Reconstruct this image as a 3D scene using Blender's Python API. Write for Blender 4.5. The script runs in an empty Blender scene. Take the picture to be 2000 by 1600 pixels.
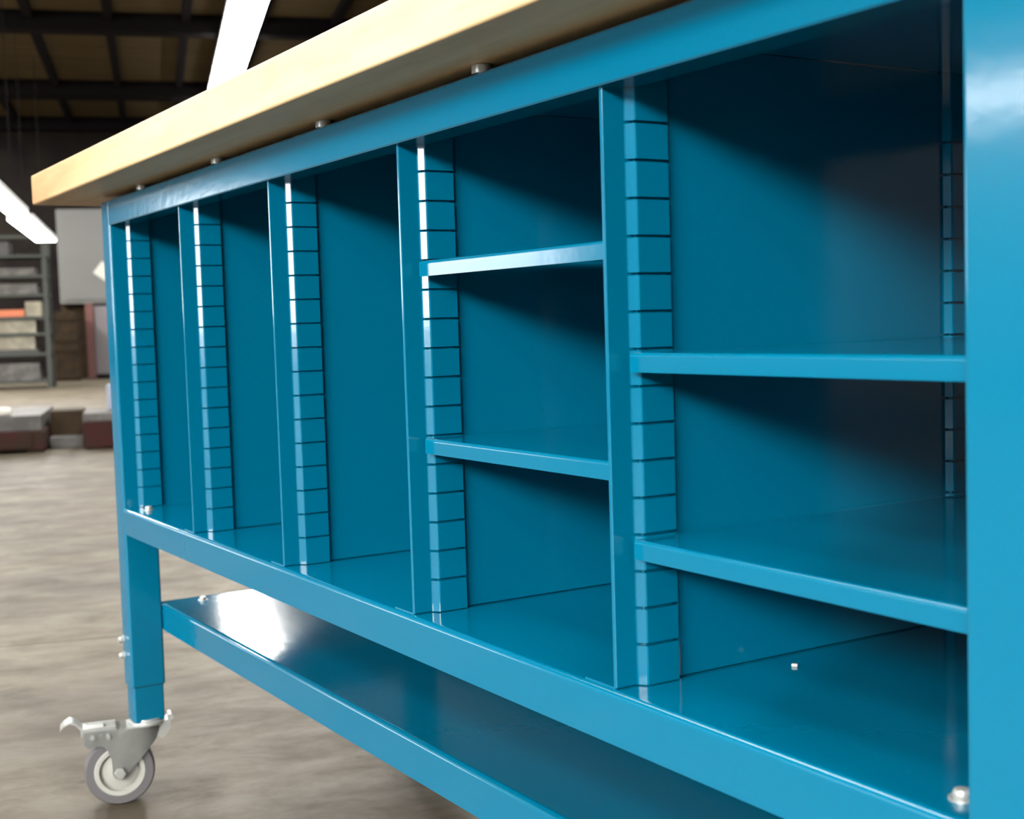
import bpy, bmesh, math, random
from mathutils import Vector, Matrix
random.seed(7)
scene = bpy.context.scene
COL = scene.collection

# ------------------------------------------------------------------ camera
# world: x along the bench (right = near), y into the bench, z up, floor at z = 0
Z0 = 0.438                                    # height of the cabinet floor
CAM = Vector((0.4333, -0.5210, 0.6922))
R0 = Vector((0.5251114, 0.85049741, -0.03020203))
U0 = Vector((-0.04080763, 0.06061141, 0.99732692))
F0 = Vector((-0.85005456, 0.52247527, -0.06653453))
cam_d = bpy.data.cameras.new('camera')
cam = bpy.data.objects.new('camera', cam_d); COL.objects.link(cam)
cam_d.sensor_width = 36.0
cam_d.lens = 2606.8 / 2000 * 36.0
cam_d.clip_start = 0.05; cam_d.clip_end = 200
cam.matrix_world = Matrix(((R0.x, U0.x, -F0.x, CAM.x), (R0.y, U0.y, -F0.y, CAM.y), (R0.z, U0.z, -F0.z, CAM.z), (0, 0, 0, 1)))
cam_d.dof.use_dof = True
cam_d.dof.focus_distance = 1.15
cam_d.dof.aperture_fstop = 11.0
scene.camera = cam

# ------------------------------------------------------------------ world, exposure
w = bpy.data.worlds.new('world'); scene.world = w; w.use_nodes = True
w.node_tree.nodes['Background'].inputs[0].default_value = (0.75, 0.86, 1.0, 1)
w.node_tree.nodes['Background'].inputs[1].default_value = 0.6
scene.view_settings.view_transform = 'Standard'
scene.view_settings.look = 'None'
scene.view_settings.gamma = 1
scene.view_settings.use_curve_mapping = False
scene.view_settings.exposure = 0.0

# lamp levels (radiance of the diffusers and of the daylight in the doors)
L_ROW = 45.0        # long fluorescent row over the bench, running away down the hall
L_KEY = 58.0        # fluorescent row in front of the bench
L_FLOOD_ADDED = 68.0      # added flood panels, unseen, lighting the bench from front right
L_BACK_ADDED = 170.0      # added row, unseen, brightening the far floor
L_CAM_ADDED = 26.0        # added row, unseen, for bright lines along the lip edges
L_SLIM = 24.0       # slim lamp along the window wall
L_FAR = 9.0         # rows further out
L_PEND = 30.0       # low pendants
L_DOOR = 26.0         # daylight in the loading doors
L_WIN = 8.0         # daylight in the big side windows

# hall axes: the building stands 17 degrees off the bench
HD = Vector((-0.95772, 0.28769, 0)); HE = Vector((0.28769, 0.95772, 0))
HROT = math.atan2(HE.y, HE.x)                # local x -> HE, local y -> HD (away)
def hall(d, e, z=0.0):
    return Vector((CAM.x, CAM.y, 0)) + HD * d + HE * e + Vector((0, 0, z))

# ------------------------------------------------------------------ materials
MATS = {}
def mat(name, base=(0.5, 0.5, 0.5), rough=0.5, metal=0.0, spec=0.5, emit=None, noise=None, bump=None, coat=0.0):
    """noise=(scale(xyz), detail, colour2, low, high)   bump=(scale, strength, distance)"""
    m = bpy.data.materials.new(name); m.use_nodes = True
    nt = m.node_tree; N = nt.nodes; K = nt.links
    b = N['Principled BSDF']
    b.inputs['Base Color'].default_value = (*base, 1)
    b.inputs['Roughness'].default_value = rough
    b.inputs['Metallic'].default_value = metal
    b.inputs['Specular IOR Level'].default_value = spec
    b.inputs['Coat Weight'].default_value = coat
    if emit:
        b.inputs['Emission Color'].default_value = (*emit[0], 1)
        b.inputs['Emission Strength'].default_value = emit[1]
    tc = N.new('ShaderNodeTexCoord')
    if noise:
        sc, det, c2, lo, hi = noise
        mp = N.new('ShaderNodeMapping'); mp.inputs['Scale'].default_value = sc
        K.new(tc.outputs['Object'], mp.inputs['Vector'])
        no = N.new('ShaderNodeTexNoise'); no.inputs['Scale'].default_value = 1.0
        no.inputs['Detail'].default_value = det; no.inputs['Roughness'].default_value = 0.6
        K.new(mp.outputs[0], no.inputs['Vector'])
        cr = N.new('ShaderNodeValToRGB')
        cr.color_ramp.elements[0].position = lo; cr.color_ramp.elements[0].color = (*base, 1)
        cr.color_ramp.elements[1].position = hi; cr.color_ramp.elements[1].color = (*c2, 1)
        K.new(no.outputs['Fac'], cr.inputs['Fac']); K.new(cr.outputs['Color'], b.inputs['Base Color'])
    if bump:
        sc, st, dist = bump
        n2 = N.new('ShaderNodeTexNoise'); n2.inputs['Scale'].default_value = sc; n2.inputs['Detail'].default_value = 3
        K.new(tc.outputs['Object'], n2.inputs['Vector'])
        bp = N.new('ShaderNodeBump'); bp.inputs['Strength'].default_value = st; bp.inputs['Distance'].default_value = dist
        K.new(n2.outputs['Fac'], bp.inputs['Height']); K.new(bp.outputs['Normal'], b.inputs['Normal'])
    MATS[name] = m
    return m

BLUE = mat('blue_powder_coat', (0.0, 0.104, 0.190), 0.11, 0, 0.65, bump=(55, 0.04, 0.002))
ZINC = mat('zinc_plate', (0.42, 0.435, 0.42), 0.32, 0.5, noise=((30, 30, 30), 4, (0.33, 0.345, 0.335), 0.35, 0.7))
TIRE = mat('grey_rubber', (0.085, 0.080, 0.086), 0.6)
HUB = mat('light_grey_plastic', (0.30, 0.305, 0.28), 0.4)
DARKP = mat('dark_plastic', (0.03, 0.03, 0.03), 0.5)

def wood_material():
    m = bpy.data.materials.new('maple'); m.use_nodes = True
    nt = m.node_tree; N = nt.nodes; K = nt.links; b = N['Principled BSDF']
    tc = N.new('ShaderNodeTexCoord')
    def noise(scale, det, dist=0.0):
        mp = N.new('ShaderNodeMapping'); mp.inputs['Scale'].default_value = scale
        K.new(tc.outputs['Object'], mp.inputs['Vector'])
        n = N.new('ShaderNodeTexNoise'); n.inputs['Scale'].default_value = 1; n.inputs['Detail'].default_value = det
        n.inputs['Distortion'].default_value = dist
        K.new(mp.outputs[0], n.inputs['Vector']); return n
    n1 = noise((3.0, 45, 45), 5, 0.6)
    cr = N.new('ShaderNodeValToRGB')
    cr.color_ramp.elements[0].position = 0.30; cr.color_ramp.elements[0].color = (0.52, 0.365, 0.195, 1)
    cr.color_ramp.elements[1].position = 0.62; cr.color_ramp.elements[1].color = (0.60, 0.45, 0.26, 1)
    K.new(n1.outputs['Fac'], cr.inputs['Fac'])
    n2 = noise((9, 30, 30), 3, 1.2)
    cr2 = N.new('ShaderNodeValToRGB')
    cr2.color_ramp.elements[0].position = 0.28; cr2.color_ramp.elements[0].color = (0.82, 0.72, 0.6, 1)
    cr2.color_ramp.elements[1].position = 0.45; cr2.color_ramp.elements[1].color = (1, 1, 1, 1)
    K.new(n2.outputs['Fac'], cr2.inputs['Fac'])
    mx = N.new('ShaderNodeMix'); mx.data_type = 'RGBA'; mx.blend_type = 'MULTIPLY'; mx.inputs[0].default_value = 0.45
    K.new(cr.outputs['Color'], mx.inputs[6]); K.new(cr2.outputs['Color'], mx.inputs[7])
    # colour turns darker and tanner towards the left end, edge broken by noise
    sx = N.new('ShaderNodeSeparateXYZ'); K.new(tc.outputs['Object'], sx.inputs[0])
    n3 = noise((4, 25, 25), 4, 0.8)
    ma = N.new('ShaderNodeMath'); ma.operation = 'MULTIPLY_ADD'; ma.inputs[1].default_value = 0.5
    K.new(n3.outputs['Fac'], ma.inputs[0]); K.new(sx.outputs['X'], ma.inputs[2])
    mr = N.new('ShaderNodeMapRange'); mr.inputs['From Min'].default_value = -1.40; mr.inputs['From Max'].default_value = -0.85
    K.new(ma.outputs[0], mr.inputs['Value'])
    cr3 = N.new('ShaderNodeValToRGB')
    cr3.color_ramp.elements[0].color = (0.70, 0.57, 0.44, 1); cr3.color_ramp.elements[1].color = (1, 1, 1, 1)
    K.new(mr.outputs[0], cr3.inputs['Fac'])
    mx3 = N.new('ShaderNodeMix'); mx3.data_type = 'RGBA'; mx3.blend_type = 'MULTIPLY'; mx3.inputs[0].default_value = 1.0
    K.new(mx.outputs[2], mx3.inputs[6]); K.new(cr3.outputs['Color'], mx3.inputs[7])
    K.new(mx3.outputs[2], b.inputs['Base Color'])
    b.inputs['Roughness'].default_value = 0.5
    b.inputs['Specular IOR Level'].default_value = 0.3; b.inputs['Coat Weight'].default_value = 0.0; b.inputs['Coat Roughness'].default_value = 0.2
    return m
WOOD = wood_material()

def concrete_material():
    m = bpy.data.materials.new('concrete'); m.use_nodes = True
    nt = m.node_tree; N = nt.nodes; K = nt.links; b = N['Principled BSDF']
    tc = N.new('ShaderNodeTexCoord')
    def noise(scale, det, rough=0.6, dist=0.0):
        mp = N.new('ShaderNodeMapping'); mp.inputs['Scale'].default_value = scale
        K.new(tc.outputs['Object'], mp.inputs['Vector'])
        n = N.new('ShaderNodeTexNoise'); n.inputs['Scale'].default_value = 1; n.inputs['Detail'].default_value = det
        n.inputs['Roughness'].default_value = rough; n.inputs['Distortion'].default_value = dist
        K.new(mp.outputs[0], n.inputs['Vector']); return n
    def ramp(src, p0, c0, p1, c1):
        cr = N.new('ShaderNodeValToRGB')
        cr.color_ramp.elements[0].position = p0; cr.color_ramp.elements[0].color = (*c0, 1)
        cr.color_ramp.elements[1].position = p1; cr.color_ramp.elements[1].color = (*c1, 1)
        K.new(src, cr.inputs['Fac']); return cr
    big = noise((1.3, 2.2, 1), 7, 0.65, 0.25)
    c1 = ramp(big.outputs['Fac'], 0.32, (0.052, 0.0425, 0.029), 0.68, (0.098, 0.084, 0.060))
    streak = noise((4.5, 8.0, 1), 10, 0.72, 0.3)
    c2 = ramp(streak.outputs['Fac'], 0.33, (0.52, 0.50, 0.47), 0.58, (1, 1, 1))
    mx = N.new('ShaderNodeMix'); mx.data_type = 'RGBA'; mx.blend_type = 'MULTIPLY'; mx.inputs[0].default_value = 0.85
    K.new(c1.outputs['Color'], mx.inputs[6]); K.new(c2.outputs['Color'], mx.inputs[7])
    spots = noise((26, 26, 1), 2, 0.5)
    c3 = ramp(spots.outputs['Fac'], 0.22, (0.45, 0.43, 0.40), 0.30, (1, 1, 1))
    mx2 = N.new('ShaderNodeMix'); mx2.data_type = 'RGBA'; mx2.blend_type = 'MULTIPLY'; mx2.inputs[0].default_value = 0.8
    K.new(mx.outputs[2], mx2.inputs[6]); K.new(c3.outputs['Color'], mx2.inputs[7])
    K.new(mx2.outputs[2], b.inputs['Base Color'])
    rr = ramp(streak.outputs['Fac'], 0.3, (0.72, 0.72, 0.72), 0.7, (0.46, 0.46, 0.46))
    b.inputs['Specular IOR Level'].default_value = 0.22
    K.new(rr.outputs['Color'], b.inputs['Roughness'])
    bp = N.new('ShaderNodeBump'); bp.inputs['Strength'].default_value = 0.25; bp.inputs['Distance'].default_value = 0.01
    K.new(streak.outputs['Fac'], bp.inputs['Height']); K.new(bp.outputs['Normal'], b.inputs['Normal'])
    return m
CONC = concrete_material()
JOINT = mat('joint_filler', (0.10, 0.09, 0.075), 0.9)
DECK = mat('roof_deck', (0.075, 0.053, 0.026), 0.9, 0, 0.08, noise=((0.5, 9, 1), 3, (0.105, 0.077, 0.04), 0.35, 0.65))
STEEL = mat('dark_roof_steel', (0.005, 0.0036, 0.0042), 0.85, 0, 0.08)
WALLD = mat('dark_wall_board', (0.008, 0.0060, 0.0065), 0.9, 0, 0.08, noise=((2, 2, 2), 4, (0.012, 0.01, 0.008), 0.4, 0.6))
WALLG = mat('painted_block_wall', (0.30, 0.30, 0.29), 0.8, noise=((1.5, 1.5, 1.5), 4, (0.25, 0.25, 0.24), 0.4, 0.6))
WALLB = mat('brown_board_wall', (0.10, 0.09, 0.08), 0.85, noise=((1.5, 1.5, 1.5), 4, (0.07, 0.062, 0.056), 0.4, 0.6))
HOUS = mat('white_lamp_housing', (0.7, 0.7, 0.7), 0.4)
FRAME = mat('door_frame_grey', (0.25, 0.26, 0.27), 0.5)
def emitter(name, col, s): return mat(name, (0.8, 0.8, 0.8), 0.6, emit=(col, s))
E_ROW = emitter('lit_diffuser_row', (1.0, 0.97, 0.92), L_ROW)
E_KEY = emitter('lit_diffuser_key', (1.0, 0.96, 0.90), L_KEY)
E_FLOOD_ADDED = emitter('added_flood_panel', (1.0, 0.97, 0.92), L_FLOOD_ADDED)
E_BACK_ADDED = emitter('added_diffuser_back', (1.0, 0.96, 0.88), L_BACK_ADDED)
E_CAM_ADDED = emitter('added_diffuser_front', (1.0, 0.97, 0.92), L_CAM_ADDED)
E_SLIM = emitter('lit_slim_tube', (1.0, 0.98, 0.95), L_SLIM)
E_FAR = emitter('lit_diffuser_far', (1.0, 0.96, 0.90), L_FAR)
E_PEND = emitter('lit_pendant_tube', (1.0, 0.98, 0.95), L_PEND)
E_DOOR = emitter('daylight_door_pane', (0.93, 0.97, 1.0), L_DOOR)
E_WIN = emitter('daylight_window_pane', (0.93, 0.97, 1.0), L_WIN)
RACKM = mat('rack_green_grey_steel', (0.034, 0.038, 0.034), 0.6, 0, 0.2)
GREYP = mat('pale_grey_paint', (0.105, 0.105, 0.103), 0.45)
MAUVE = mat('mauve_grey_paint', (0.115, 0.102, 0.11), 0.5)
RED = mat('faded_red_paint', (0.09, 0.028, 0.025), 0.55)
MAROON = mat('maroon_board', (0.030, 0.008, 0.008), 0.8, 0, 0.12, noise=((6, 6, 6), 3, (0.020, 0.012, 0.008), 0.35, 0.65))
BROWN = mat('brown_card', (0.032, 0.021, 0.012), 0.8, 0, 0.12, noise=((5, 5, 5), 3, (0.022, 0.015, 0.008), 0.4, 0.6))
RUST = mat('rusty_stock', (0.038, 0.024, 0.012), 0.8, 0, 0.12, noise=((7, 7, 7), 4, (0.017, 0.012, 0.008), 0.35, 0.6))
ORANGE = mat('orange_plastic', (0.30, 0.075, 0.025), 0.5)
PALE = mat('pale_card', (0.20, 0.187, 0.145), 0.7, 0, 0.2, noise=((5, 5, 5), 3, (0.13, 0.12, 0.095), 0.4, 0.6))
GREYS = mat('grey_sheet_stock', (0.085, 0.081, 0.078), 0.6, 0, 0.25, noise=((6, 6, 6), 4, (0.045, 0.043, 0.041), 0.4, 0.6))
PAPER = mat('white_paper', (0.45, 0.44, 0.40), 0.7)
BLACKM = mat('black_tray', (0.02, 0.02, 0.02), 0.6)
BLWH = mat('blue_white_wrap', (0.24, 0.26, 0.33), 0.4)

# ------------------------------------------------------------------ mesh helpers
def bx(bm, x0, x1, y0, y1, z0, z1, bev=0.0, seg=2):
    g = bmesh.ops.create_cube(bm, size=1.0)
    vs = g['verts']
    for v in vs:
        v.co = Vector((x0 + (v.co.x + .5) * (x1 - x0), y0 + (v.co.y + .5) * (y1 - y0), z0 + (v.co.z + .5) * (z1 - z0)))
    if bev > 0:
        es = list({e for v in vs for e in v.link_edges})
        bmesh.ops.bevel(bm, geom=es, offset=bev, segments=seg, profile=0.5, affect='EDGES')
    return bm
def box(x0, x1, y0, y1, z0, z1, bev=0.0, seg=2):
    return bx(bmesh.new(), x0, x1, y0, y1, z0, z1, bev, seg)
def prism(bm, pts, axis, a, b):
    """closed polygon pts (2D) extruded along axis from a to b; the 2D axes are the two others in order"""
    def P(p, t):
        return {'x': (t, p[0], p[1]), 'y': (p[0], t, p[1]), 'z': (p[0], p[1], t)}[axis]
    va = [bm.verts.new(P(p, a)) for p in pts]; vb = [bm.verts.new(P(p, b)) for p in pts]
    n = len(pts)
    bm.faces.new(va); bm.faces.new(list(reversed(vb)))
    for i in range(n):
        bm.faces.new((va[i], vb[i], vb[(i + 1) % n], va[(i + 1) % n]))
    return bm
def cyl(bm, c, axis, r, h, seg=24, bev=0.0):
    """cylinder centred on c"""
    g = bmesh.ops.create_cone(bm, cap_ends=True, segments=seg, radius1=r, radius2=r, depth=h)
    vs = g['verts']
    if axis == 'x': M = Matrix.Rotation(math.pi / 2, 4, 'Y')
    elif axis == 'y': M = Matrix.Rotation(math.pi / 2, 4, 'X')
    else: M = Matrix.Identity(4)
    bmesh.ops.transform(bm, matrix=Matrix.Translation(c) @ M, verts=vs)
    if bev > 0:
        es = [e for e in {e for v in vs for e in v.link_edges} if e.calc_face_angle(0) > 1.0]
        bmesh.ops.bevel(bm, geom=es, offset=bev, segments=2, profile=0.5, affect='EDGES')
    return bm
def lathe(bm, prof, seg=40):
    """profile [(r, x)] turned about the x axis"""
    rings = []
    for r, x in prof:
        if r < 1e-6: rings.append([bm.verts.new((x, 0, 0))])
        else: rings.append([bm.verts.new((x, r * math.cos(2 * math.pi * k / seg), r * math.sin(2 * math.pi * k / seg))) for k in range(seg)])
    for A, B in zip(rings, rings[1:]):
        for k in range(seg):
            k2 = (k + 1) % seg
            if len(A) == 1 and len(B) == 1: continue
            if len(A) == 1: bm.faces.new((A[0], B[k], B[k2]))
            elif len(B) == 1: bm.faces.new((A[k], B[0], A[k2]))
            else: bm.faces.new((A[k], B[k], B[k2], A[k2]))
    return bm
def arc(cx, cy, r, a0, a1, n=5):
    return [(cx + r * math.cos(math.radians(a0 + (a1 - a0) * i / n)), cy + r * math.sin(math.radians(a0 + (a1 - a0) * i / n))) for i in range(n + 1)]
def finish(bm, name):
    bmesh.ops.recalc_face_normals(bm, faces=bm.faces)
    me = bpy.data.meshes.new(name); bm.to_mesh(me); bm.free()
    for p in me.polygons: p.use_smooth = True
    me.set_sharp_from_angle(angle=math.radians(35))
    return me
def weigh(o):
    """flat faces stay flat between their rounded edges"""
    md = o.modifiers.new('weighted_normal', 'WEIGHTED_NORMAL'); md.keep_sharp = True; md.weight = 100
def obj(name, bm, m, parent=None, loc=None, rot=None):
    me = bm if isinstance(bm, bpy.types.Mesh) else finish(bm, name)
    if m and not me.materials: me.materials.append(m)
    o = bpy.data.objects.new(name, me); COL.objects.link(o); weigh(o)
    if parent: o.parent = parent
    if loc is not None: o.location = loc
    if rot is not None: o.rotation_euler = rot
    return o
def tag(o, label=None, cat=None, group=None, kind=None):
    if label: o['label'] = label
    if cat: o['category'] = cat
    if group: o['group'] = group
    if kind: o['kind'] = kind
    return o
def thing(name, label, cat, loc=(0, 0, 0), rotz=0.0, group=None):
    o = bpy.data.objects.new(name, None); COL.objects.link(o)
    o.location = loc; o.rotation_euler = (0, 0, rotz); o.empty_display_size = 0.1
    return tag(o, label, cat, group)
def hbox(d0, d1, e0, e1, z0, z1, bev=0.0):
    """box in hall axes, local to an object rotated by HROT at the camera's foot (x = e, y = d)"""
    return box(e0, e1, d0, d1, z0, z1, bev)
HL = hall(0, 0); HR = (0, 0, HROT)

# ------------------------------------------------------------------ hall shell
D0, D1, E0, E1, HC = -11.0, 22.6, -14.0, 9.0, 4.1
floor = tag(obj('floor', hbox(D0, D1, E0, E1, -0.12, -0.012), JOINT, None, HL, HR), kind='structure')
jd = [D0, -5.4, -1.13, 3.14, 7.41, 11.7, 16.0, D1]
je = [E0, -9.5, -5.2, -0.62 - 0.3, 3.35, E1]
je = [E0, -8.6, -2.6, 3.4, E1]
for i in range(len(jd) - 1):
    for k in range(len(je) - 1):
        g = 0.003
        obj('concrete_slab', hbox(jd[i] + g, jd[i + 1] - g, je[k] + g, je[k + 1] - g, -0.012, 0.0, 0.002), CONC, floor)
T = 0.2
tag(obj('wall_far', hbox(D1, D1 + T, E0, E1, 0, HC + .2), WALLD, None, HL, HR), kind='structure')
tag(obj('wall_near', hbox(D0 - T, D0, E0, E1, 0, HC + .2), WALLG, None, HL, HR), kind='structure')
tag(obj('wall_right', hbox(D0 - T, D1 + T, E1, E1 + T, 0, HC + .2), WALLB, None, HL, HR), kind='structure')
# left wall with three large windows
openings = [(-6.3, -0.2, 0.6, 3.4), (12.6, 16.6, 0.85, 3.0), (18.4, 22.2, 0.85, 3.25)]
bmw = bmesh.new()
cur = D0 - T
for a, b, z0, z1 in openings:
    bx(bmw, E0 - T, E0, cur, a, 0, HC + .2); bx(bmw, E0 - T, E0, a, b, z1, HC + .2); cur = b
    if z0 > 0: bx(bmw, E0 - T, E0, a, b, 0, z0)
bx(bmw, E0 - T, E0, cur, D1 + T, 0, HC + .2)
tag(obj('wall_left', bmw, WALLG, None, HL, HR), kind='structure')
for n, (a, b, z0, z1) in enumerate(openings):
    win = z0 > 0
    fr = bmesh.new(); f = .06
    bx(fr, E0 - .12, E0 + .03, a, a + f, z0, z1); bx(fr, E0 - .12, E0 + .03, b - f, b, z0, z1); bx(fr, E0 - .12, E0 + .03, a + f, b - f, z1 - f, z1)
    if win: bx(fr, E0 - .12, E0 + .05, a + f, b - f, z0, z0 + f)
    dr = tag(obj('window_%d' % (n + 1), fr, FRAME, None, HL, HR), kind='structure')
    rows = 3 if win else 4
    zb = z0 + (f if win else 0.0); hh = (z1 - f - zb) / rows
    for k in range(rows):
        obj('pane', box(E0 - .09, E0 - .06, a + f, b - f, zb + k * hh + .015, zb + (k + 1) * hh - .015), E_WIN if a > 0 else E_DOOR, dr)
        if k: obj('glazing_bar' if win else 'door_rail', box(E0 - .10, E0 - .05, a + f, b - f, zb + k * hh - .015, zb + k * hh + .015), FRAME, dr)
# ceiling: deck, joists along the hall, cross beams
ceil = tag(obj('ceiling', hbox(D0, D1, E0, E1, HC, HC + .15), DECK, None, HL, HR), kind='structure')
k = 0
e = -1.13 - 0.805 * 15
while e < E1:
    obj('joist', hbox(D0, D1, e - .045, e + .045, HC - .09, HC), STEEL, ceil); e += 0.805
for d in (-5.5, -1.4, 2.7, 6.8, 10.95):
    obj('beam', hbox(d, d + .2, E0, E1, HC - .2, HC), STEEL, ceil)
for d0, d1 in ((15.05, 15.3), (19.1, 19.55), (22.3, 22.6)):
    obj('beam', hbox(d0, d1, E0, E1, HC - .2, HC), STEEL, ceil)

# ------------------------------------------------------------------ strip lamps
def strip(name, label, d0, d1, e0, e1, z, em, hang=0.0, group=None, hous=0.05, drop=.012):
    t = thing(name, label, 'lamp', hall(0, 0, 0), HROT, group)
    obj('housing', hbox(d0, d1, e0, e1, z + .004, z + hous, 0.004), HOUS, t)
    obj('diffuser', hbox(d0 + .01, d1 - .01, e0 + .01, e1 - .01, z - drop, z + .004), em, t)
    if hang > 0:
        for dd in (d0 + .15 * (d1 - d0), d1 - .15 * (d1 - d0)):
            obj('suspension_rod', cyl(bmesh.new(), ((e0 + e1) / 2, dd, z + hous + hang / 2), 'z', .004, hang, 8), STEEL, t)
    return t
strip('strip_lamp', 'long glowing white strip lamp running away under the dark roof above the worktop', 5.5, 22.2, 0.83, 1.21, 3.84, E_ROW)
strip('strip_lamp', 'strip lamp on the roof beams just behind the workbench, out of view overhead', -8.0, 5.2, 0.83, 1.21, 3.84, E_ROW)
strip('strip_lamp', 'strip lamp on the roof beams in front of the workbench near end', -3.2, 0.6, -3.5, -3.1, 3.84, E_KEY)
for fd, fe, lab in ((-7.6, -4.2, 'added tilted light panel, unseen, nearer the near wall'), (-3.6, -4.8, 'added tilted light panel, unseen, nearer the side windows')):  # added panels, out of view, to light the bench front and divider sides
    c = hall(fd, fe, 3.22)
    v = Vector((-0.6, 0.0, 0.7)) - c
    t = thing('added_flood', lab, 'lamp', c, math.atan2(v.y, v.x) - math.pi / 2)
    tilt = math.atan2(-v.z, math.hypot(v.x, v.y))
    # local y points at the bench; the panel is turned down by the tilt
    obj('housing', box(-1.53, 1.53, -.06, 0, -.63, .63, .01), HOUS, t, None, (-tilt, 0, 0))
    obj('diffuser', box(-1.5, 1.5, 0, .012, -.6, .6), E_FLOOD_ADDED, t, None, (-tilt, 0, 0))
    for x in (-.7, .7): obj('suspension_rod', cyl(bmesh.new(), (x, -.05, .58), 'z', .005, .3, 8), STEEL, t)
strip('strip_lamp', 'added strip light brightening the far floor, out of view to the left', 12.0, 21.8, -4.4, -4.0, 3.84, E_BACK_ADDED)  # added out of view to brighten the far floor
strip('strip_lamp', 'strip lamp on the roof beams between workbench and loading doors', -6.0, 20.0, -8.6, -8.2, 3.84, E_FAR)
strip('strip_lamp', 'strip lamp over the aisle behind the workbench', -6.0, 12.0, 5.4, 5.8, 3.84, E_FAR)
strip('strip_lamp', 'added strip light for the lip highlights, out of view on the camera side', 0.5, 9.0, -1.55, -1.10, 3.84, E_CAM_ADDED)  # added out of view so the rounded lips catch a bright line
strip('strip_lamp', 'slim strip lamp hung low along the loading door wall', 2.6, 7.5, -13.0, -12.8, 2.95, E_SLIM, 0.88, drop=.17)
strip('pendant_lamp', 'white glowing tube lamp hanging nearest at the left photo edge', 10.2, 13.1, -1.26, -1.07, 1.81, E_PEND, 2.0)
strip('pendant_lamp', 'white glowing tube lamp hanging further back, left of the worktop corner', 13.7, 16.9, -1.32, -1.08, 1.81, E_PEND, 2.0)

# ------------------------------------------------------------------ workbench
bench = thing('workbench', 'teal blue steel workbench with maple top, open compartments, lower shelf and casters', 'workbench', (-0.75, 0.25, 0))
def part(name, bm, m, parent=bench):
    """bm in world coordinates; parts keep the bench origin, sub-parts inherit it"""
    me = bm if isinstance(bm, bpy.types.Mesh) else finish(bm, name)
    if m and not me.materials: me.materials.append(m)
    o = bpy.data.objects.new(name, me); COL.objects.link(o); o.parent = parent; weigh(o)
    if parent is bench: o.location = (0.75, -0.25, 0)
    return o
XL, XO, XR, XE = -1.5345, -1.4945, 0.0, 0.0450      # legs: outer left, inner left, inner right, outer right
CD = 0.505                                         # cabinet depth
PITCH = 0.29875
XD = [-PITCH * 4, -PITCH * 3, -PITCH * 2, -PITCH]
HB, HT, TB, TT = Z0 + .407, Z0 + .4427, Z0 + .4498, Z0 + .4940

# worktop
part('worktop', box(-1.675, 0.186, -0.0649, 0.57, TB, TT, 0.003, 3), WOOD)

# legs
LB, IB = Z0 - .266, Z0 - .319
def leg(x0, x1, y0, y1):
    l = part('leg', box(x0, x1, y0, y1, LB, HT, 0.004, 3), BLUE)
    part('inner_tube', box(x0 + .0025, x1 - .0025, y0 + .0025, y1 - .0025, IB, LB + .1, 0.003, 3), BLUE, l)
    return l
legFL = leg(XL, XO, 0, .05); legFR = leg(XR, XE, 0, .05)
legBL = leg(XL, XO, CD - .05, CD); legBR = leg(XR, XE, CD - .05, CD)
def bolt(c, axis, r, h, parent, name='bolt', sgn=1):
    b = bmesh.new(); cyl(b, c, axis, r, h, 16, h * .4)
    c2 = Vector(c); i = 'xyz'.index(axis); c2[i] -= sgn * h * .45
    cyl(b, c2, axis, r * 1.45, h * .25, 20)
    return part(name, b, ZINC, parent)
for z in (-.198, -.222):
    bolt((XL + .006, -.004, Z0 + z), 'y', .0045, .008, legFL, sgn=-1)
    bolt((XE - .008, -.004, Z0 + z), 'y', .0045, .008, legFR, sgn=-1)

# end panels
for x0, x1 in ((XO - .0025, XO), (XR, XR + .0025)):
    b = bmesh.new(); bx(b, x0, x1, .045, CD - .045, Z0 - .037, Z0 + .44)
    part('end_panel', b, BLUE)

def lipped(y0, y1, zt, lip, r=.003, t=.0015):
    """shelf profile in (y, z): front lip, rounded nose, flat top, rear lip"""
    o = [(y0, zt - lip)] + arc(y0 + r, zt - r, r, 180, 90, 5) + arc(y1 - r, zt - r, r, 90, 0, 3) + [(y1, zt - lip)]
    i = [(y1 - t, zt - lip)] + [(y1 - t, zt - t), (y0 + t, zt - t)] + [(y0 + t, zt - lip)]
    return o + i
# cabinet floor with its deep front lip
cf = part('bottom_shelf', prism(bmesh.new(), lipped(0.0, CD, Z0, .037, .005), 'x', XO, XR), BLUE)
bolt((-1.4525, .0244, Z0 + .003), 'z', .005, .006, cf)
bolt((-.0235, .0262, Z0 + .003), 'z', .005, .006, cf)
# header rail and rear rail
def rail(y0, sgn):
    t = .002; r = .004
    def Y(v): return y0 + sgn * v
    o = [(Y(a), b) for a, b in [(.028, HB), (0.0012, HB), (0, HB + .0012)] + arc(r, HT - r, r, 180, 90, 5) + [(.045, HT), (.045, HT - t), (t, HT - t), (t, HB + t), (.028, HB + t)]]
    return part('top_rail', prism(bmesh.new(), o, 'x', XO, XR), BLUE)
rl = rail(0.0, 1); rail(CD, -1)
for k in range(5):
    x = -.1585 - .2985 * k
    b = bmesh.new(); cyl(b, (x, .009, (HT + TB) / 2), 'z', .0085, TB - HT, 24, .001); cyl(b, (x, .009, HT - .004), 'z', .005, .008, 12)
    part('spacer_washer', b, ZINC, rl)
part('top_panel', box(XO, XR, .045, CD - .045, HT - .0035, HT - .002), BLUE)

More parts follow.
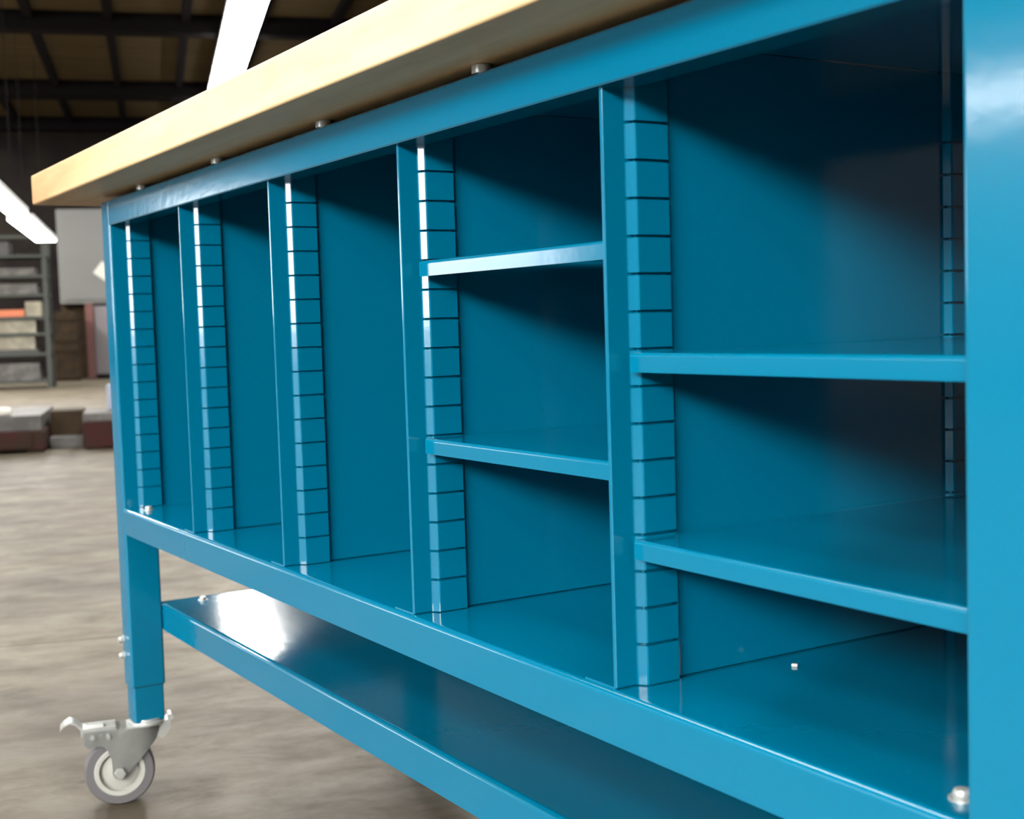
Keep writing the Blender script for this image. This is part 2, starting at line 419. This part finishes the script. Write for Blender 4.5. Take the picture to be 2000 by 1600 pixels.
# slotted shelf standards
def standard_mesh(y0, y1):
    """channel on a wall at x = 0 facing +x, slots every inch"""
    h = .0062; k = .700 * h; q = .0007
    # chamfered nose (35 degrees), softly rounded at both bends
    prof = [(-.0005, y1), (h - .0006, y1), (h, y1 - .0006), (h, y0 + k + q * 1.6), (h - q * .25, y0 + k + q * .5), (h - q, y0 + k - q * .7)]
    prof += [(q, y0 + q * .7), (q * .25, y0 - q * .5), (0, y0 - q * 1.6), (-.0005, y0 - q * 1.6)]
    b = bmesh.new()
    zs = [.029 + .0254 * k for k in range(15)]
    lo = .0008; hw = .00105
    for z in zs + [.4395 + hw]:
        prism(b, prof, 'z', lo, z - hw); lo = z + hw
    bx(b, -.0004, h - .0035, y0 + .0055, y1 - .0025, .001, .439)
    return finish(b, 'shelf_standard')
ST_F = standard_mesh(.0232, .0555); ST_R = standard_mesh(.3355, .368)
for s in (ST_F, ST_R):
    s.materials.append(BLUE)
    for p in s.polygons: p.use_smooth = False
def standards(parent, x, mirror=False):
    for me in (ST_F, ST_R):
        o = bpy.data.objects.new('shelf_standard', me); COL.objects.link(o); o.parent = parent
        o.location = (x, 0, Z0)
        if mirror: o.scale = (-1, 1, 1)
ends = [o for o in bench.children if o.name.startswith('end_panel')]
standards(ends[0], XO); standards(ends[1], XR, True)
for x in XD:
    b = bmesh.new()
    bx(b, x - .0018, x + .0018, .005, CD - .004, Z0 + .0006, HT - .004, .0006, 1)
    bx(b, x + .0016, x + .0027, .0605, .331, Z0 + .0012, HT - .004)       # skin panel behind the front standard
    dv = part('divider', b, BLUE)
    part('foot_flange', box(x - .036, x, .0052, CD - .03, Z0, Z0 + .0012), BLUE, dv)
    standards(dv, x + .0018); standards(dv, x - .0018, True)
# adjustable shelves in the two near compartments
for i, zt in ((2, .3075), (2, .1546), (3, .2303), (3, .1031)):
    x0 = XD[i] + .0018 + .0066; x1 = (XD[i + 1] - .0018 if i < 3 else XR) - .0066
    part('adjustable_shelf', prism(bmesh.new(), lipped(.018, .478, Z0 + zt, .0133, .0030, .0012), 'x', x0, x1), BLUE)

# lower shelf
ls = part('lower_shelf', prism(bmesh.new(), lipped(.05, CD - .05, Z0 - .145, .040, .006), 'x', XO, XR), BLUE)
bolt((-1.4756, .0854 + .02, Z0 - .142), 'z', .005, .006, ls)
for y0, y1 in ((.05, CD - .05),):
    for x0, x1 in ((XO - .025, XO), (XR, XR + .025)):
        part('end_rail', box(x0, x1, y0, y1, Z0 - .185, Z0 - .147, .003), BLUE)

# ------------------------------------------------------------------ casters
def caster(cx, cy, ang, parent=bench):
    """local: y = trailing direction, x = axle, z up from the floor"""
    R = Matrix.Translation((cx, cy, 0)) @ Matrix.Rotation(ang, 4, 'Z')
    def fix(bm): bmesh.ops.transform(bm, matrix=R, verts=bm.verts); return bm
    WY, WZ = -.042, .05
    c = None
    # fork: two cheek plates with an arch cut for the wheel, curved front web, top bridge
    def low(y):
        if y <= -.066: return .092 + (.004 if y < -.087 else 0)
        if y < -.0526: return .092 - .022 * ((y + .066) / .0134) ** 2
        if y <= -.033: return .050 - math.sqrt(max(0, .0105 ** 2 - (y + .042) ** 2))
        return .0445 + (y + .033) * 1.08
    ys = [-.0905, -.0870, -.078, -.066, -.062, -.058, -.0545, -.0527, -.0524, -.051, -.048, -.045, -.042, -.039, -.036, -.033, -.024, -.014]
    path = [(.0212, y) for y in ys]
    path += [(.0212 * math.cos(math.radians(a)), -.010 + .026 * math.sin(math.radians(a))) for a in range(0, 181, 18)]
    path += [(-.0212, y) for y in reversed(ys)]
    fk = bmesh.new()
    top = [fk.verts.new((x, y, .1155)) for x, y in path]; bot = [fk.verts.new((x, y, low(y))) for x, y in path]
    fs = [fk.faces.new((bot[i], bot[i + 1], top[i + 1], top[i])) for i in range(len(path) - 1)]
    bmesh.ops.solidify(fk, geom=fs, thickness=.0024)
    bx(fk, -.022, .022, -.030, .004, .113, .1155)
    fork = part('caster', fix(fk), ZINC, parent)
    fork['label'] = 'zinc swivel caster with grey rubber wheel and brake pedal'
    tr = bmesh.new()
    prof = [(.036, -.0155), (.0475, -.0155), (.0495, -.013), (.05, -.009), (.05, .009), (.0495, .013), (.0475, .0155), (.036, .0155)]
    lathe(tr, prof); bmesh.ops.translate(tr, vec=(0, WY, WZ), verts=tr.verts)
    part('tire', fix(tr), TIRE, fork)
    hb = bmesh.new()
    p1 = [(0, .0165), (.010, .0165), (.011, .013), (.0255, .0105), (.0265, .0085), (.0285, .0085), (.0295, .0165), (.0355, .0168), (.0368, .0150), (.0368, 0)]
    p1 = p1 + [(r, -x) for r, x in reversed(p1[:-1])]
    lathe(hb, p1); bmesh.ops.translate(hb, vec=(0, WY, WZ), verts=hb.verts)
    part('wheel_hub', fix(hb), HUB, fork)
    ax = bmesh.new(); cyl(ax, (0, WY, WZ), 'x', .004, .056, 16); cyl(ax, (.0255, WY, WZ), 'x', .0085, .0055, 6, .001); cyl(ax, (-.0255, WY, WZ), 'x', .0085, .0055, 6, .001)
    part('axle_bolt', fix(ax), ZINC, fork)
    sw = bmesh.new(); cyl(sw, (0, 0, .1165), 'z', .0255, .006, 32, .0015); cyl(sw, (0, 0, .121), 'z', .022, .004, 32, .001)
    part('swivel_head', fix(sw), ZINC, fork)
    st = bmesh.new(); cyl(st, (0, 0, .125), 'z', .009, .02, 16)
    part('stem', fix(st), ZINC, fork)
    pd = bmesh.new()
    path = [(-.062, .1165), (-.086, .117), (-.094, .121), (-.101, .1285), (-.108, .131), (-.117, .127), (-.122, .1215)]
    path = path + [(y - .0005, z - .0028) for y, z in reversed(path)]
    prism(pd, path, 'x', -.015, .015)
    bx(pd, -.0165, -.014, -.094, -.045, .107, .119); bx(pd, .014, .0165, -.094, -.045, .107, .119)
    cyl(pd, (0, -.078, .1065), 'x', .0032, .050, 12); cyl(pd, (0, -.056, .1065), 'x', .0032, .050, 12)
    part('brake_pedal', fix(pd), ZINC, fork)
    lk = bmesh.new(); prism(lk, [(.020, .114), (.034, .122), (.031, .104), (.022, .092), (.012, .094)], 'x', -.012, .012)
    cyl(lk, (0, .033, .1215), 'x', .0045, .026, 12)
    part('swivel_lock', fix(lk), ZINC, fork)
    return fork
caster((XL + XO) / 2, .025, math.radians(-14))
caster((XR + XE) / 2, .025, math.radians(40))
caster((XL + XO) / 2, CD - .025, math.radians(170))
caster((XR + XE) / 2, CD - .025, math.radians(130))

# ------------------------------------------------------------------ background things
def hthing(name, label, cat, d, e, z=0.0, rot=0.0, group=None):
    return thing(name, label, cat, hall(d, e, z), HROT + rot, group)
# rack at the left edge
RD = 18.2
rk = hthing('storage_rack', 'tall grey green steel storage rack full of stock at the left edge', 'rack', RD, -2.15)
RX0, RX1, RY = -0.95, 0.82, 0.6
for x in (RX0, RX1):
    for y in (0, RY):
        obj('post', box(x - .03, x + .03, y - .03, y + .03, 0, 2.0), RACKM, rk)
levels = [.11, .46, .72, .93, 1.22, 1.46, 1.72]
for z in levels:
    b = bmesh.new(); bx(b, RX0 - .02, RX1 + .02, -.035, RY + .035, z - .035, z)
    obj('shelf', b, RACKM, rk)
b = bmesh.new(); bx(b, RX0, RX1, -.01, .01, 1.93, 1.97); obj('brace', b, RACKM, rk)
def on_rack(name, label, cat, x0, x1, zl, h, m, dep=.45, grp=None, bev=.01):
    t = obj(name, box(x0, x1, -dep / 2, dep / 2, 0, h, bev), m, None, hall(RD + .05 + dep / 2 - .06, -2.15, zl), HR)
    return tag(t, label, cat, grp)
on_rack('grey_sheet_stack', 'light grey sheet stack on the lowest rack shelf', 'sheets', -.7, .70, .11, .22, GREYS)
on_rack('carton', 'pale carton lying above a black tray on the second rack shelf', 'box', -.8, .66, .46 + .05, .17, PALE)
on_rack('parts_tray', 'flat black tray under the pale carton on the rack', 'tray', -.85, .70, .46, .05, BLACKM)
on_rack('sheet_bundle', 'wide cream sheet bundle under the orange bin on the rack', 'sheets', -.85, .68, .72, .165, PALE)
on_rack('parts_bin', 'low orange bin on the middle rack shelf', 'bin', -.6, .55, .93, .09, ORANGE)
on_rack('small_carton', 'small pale carton beside the orange bin on the rack', 'box', .56, .76, .93, .19, PALE, .3)
on_rack('steel_bar_bundle', 'dark grey steel bundle on the rack shelf above the orange bin', 'steel stock', -.8, .72, 1.22, .13, GREYS)
on_rack('steel_plate_stack', 'grey steel plate stack near the top of the rack', 'steel stock', -.6, .70, 1.46, .09, GREYS)
on_rack('tool_case', 'dark case on the top shelf of the rack', 'case', -.7, .4, 1.72, .16, BLACKM)

# machine with pale grey electrical cabinet
mc = hthing('shop_machine', 'tall shop machine with pale grey upper cabinet behind the bench corner', 'machine', 21.2, -0.85)
obj('cabinet', box(-.50, .25, 0, .5, 1.14, 2.56, .015), GREYP, mc)
obj('cabinet_door', box(-.44, .20, -.02, 0, 1.2, 2.5, .008), GREYP, mc)
obj('side_column', box(-.15, -.03, -.03, .3, 0, 1.14, .01), RED, mc)
obj('base_panel', box(-.03, .5, 0, .5, .05, 1.10, .015), MAUVE, mc)
obj('base_foot', box(-.03, .55, -.05, .55, 0, .07, .01), STEEL, mc)
obj('back_frame', box(-.50, -.15, .2, .5, 0, 1.14, .01), RUST, mc)
pp = box(-.11, .11, -.002, .002, -.11, .11)
tag(obj('paper_sheet', pp, PAPER, None, hall(21.16, -.70, 1.62), (0, math.radians(38), HROT)), 'white paper sheet taped askew on the pale grey machine cabinet', 'paper')
for n, (e0, e1, z0, z1, lab) in enumerate((( -1.42, -1.08, 0, .55, 'brown crate on the floor under the pale grey machine cabinet'), (-1.40, -1.10, .55, 1.02, 'rusty brown crate stacked on another under the grey machine cabinet'))):
    t = hthing('wooden_crate', lab, 'crate', 20.6, (e0 + e1) / 2, z0)
    hw = (e1 - e0) / 2
    obj('body', box(-hw, hw, 0, .4, 0, z1 - z0, .01), RUST, t)
    for zz in (.04, (z1 - z0) - .12):
        obj('slat', box(-hw - .005, hw + .005, -.015, 0, zz, zz + .08, .003), BROWN, t)

# low boxes on the floor nearer the bench
t = hthing('pallet_crate', 'low dark maroon crate on the floor by the left photo edge', 'crate', 8.25, -1.05)
obj('body', box(-.42, .40, 0, 1.1, .02, .13, .006), MAROON, t)
for x in (-.40, -.05, .30): obj('runner', box(x, x + .09, .02, 1.08, 0, .02), BROWN, t)
obj('front_board', box(-.20, .33, -.012, 0, .035, .115, .003), MAROON, t)
t = tag(obj('sheet_metal_stack', box(-.40, .38, 0, 1.0, 0, .09, .006), GREYS, None, hall(8.3, -1.05, .13), HR), 'grey sheet metal stack lying on the low maroon crate', 'sheets')
tag(obj('crumpled_rag', box(-.06, .06, -.04, .04, 0, .05, .018, 3), PAPER, None, hall(8.36, -.90, .22), (0, 0, HROT + .4)), 'small white rag on the grey sheet stack at the left edge', 'rag')
t = hthing('cardboard_box', 'brown cardboard box between the maroon crates on the floor', 'box', 8.65, -.545, .07)
obj('body', box(-.10, .095, 0, .3, 0, .145, .004), BROWN, t)
for s in (-1, 1): obj('flap', box(-.10, .095, .15 + (.0 if s > 0 else -.148), .15 + (.148 if s > 0 else 0), .146, .150), BROWN, t)
tag(obj('steel_offcut', box(-.10, .095, 0, .4, 0, .07, .008), GREYS, None, hall(8.5, -.545, 0), HR), 'grey steel offcut on the floor beneath the brown cardboard box', 'steel stock')
t = hthing('pallet_crate', 'maroon crate on the floor touching the bench leg outline', 'crate', 8.3, -.20)
obj('body', box(-.24, .25, 0, .6, .01, .165, .006), MAROON, t)
obj('front_board', box(-.06, .20, -.012, 0, .025, .15, .003), MAROON, t)
for x in (-.22, .12): obj('runner', box(x, x + .09, .02, .58, 0, .01), BROWN, t)
tag(obj('sheet_metal_stack', box(-.23, .14, 0, .5, 0, .05, .006), GREYS, None, hall(8.35, -.21, .165), HR), 'small grey sheet stack on the maroon crate by the bench leg', 'sheets')
tag(obj('wrapped_roll', cyl(bmesh.new(), (0, 0, .08), 'z', .055, .16, 20, .012), BLWH, None, hall(8.6, -.25, .215), HR), 'pale blue white wrapped roll standing on the small grey sheets', 'roll')

# a crumb of packing left on the cabinet floor
tag(obj('packing_crumb', box(-.0022, .0022, -.0014, .0014, 0, .0022, .0006), PAPER, None, (-.2678, .1417, Z0), (0, 0, .6)), 'tiny white crumb lying on the blue floor of the nearest compartment', 'crumb')
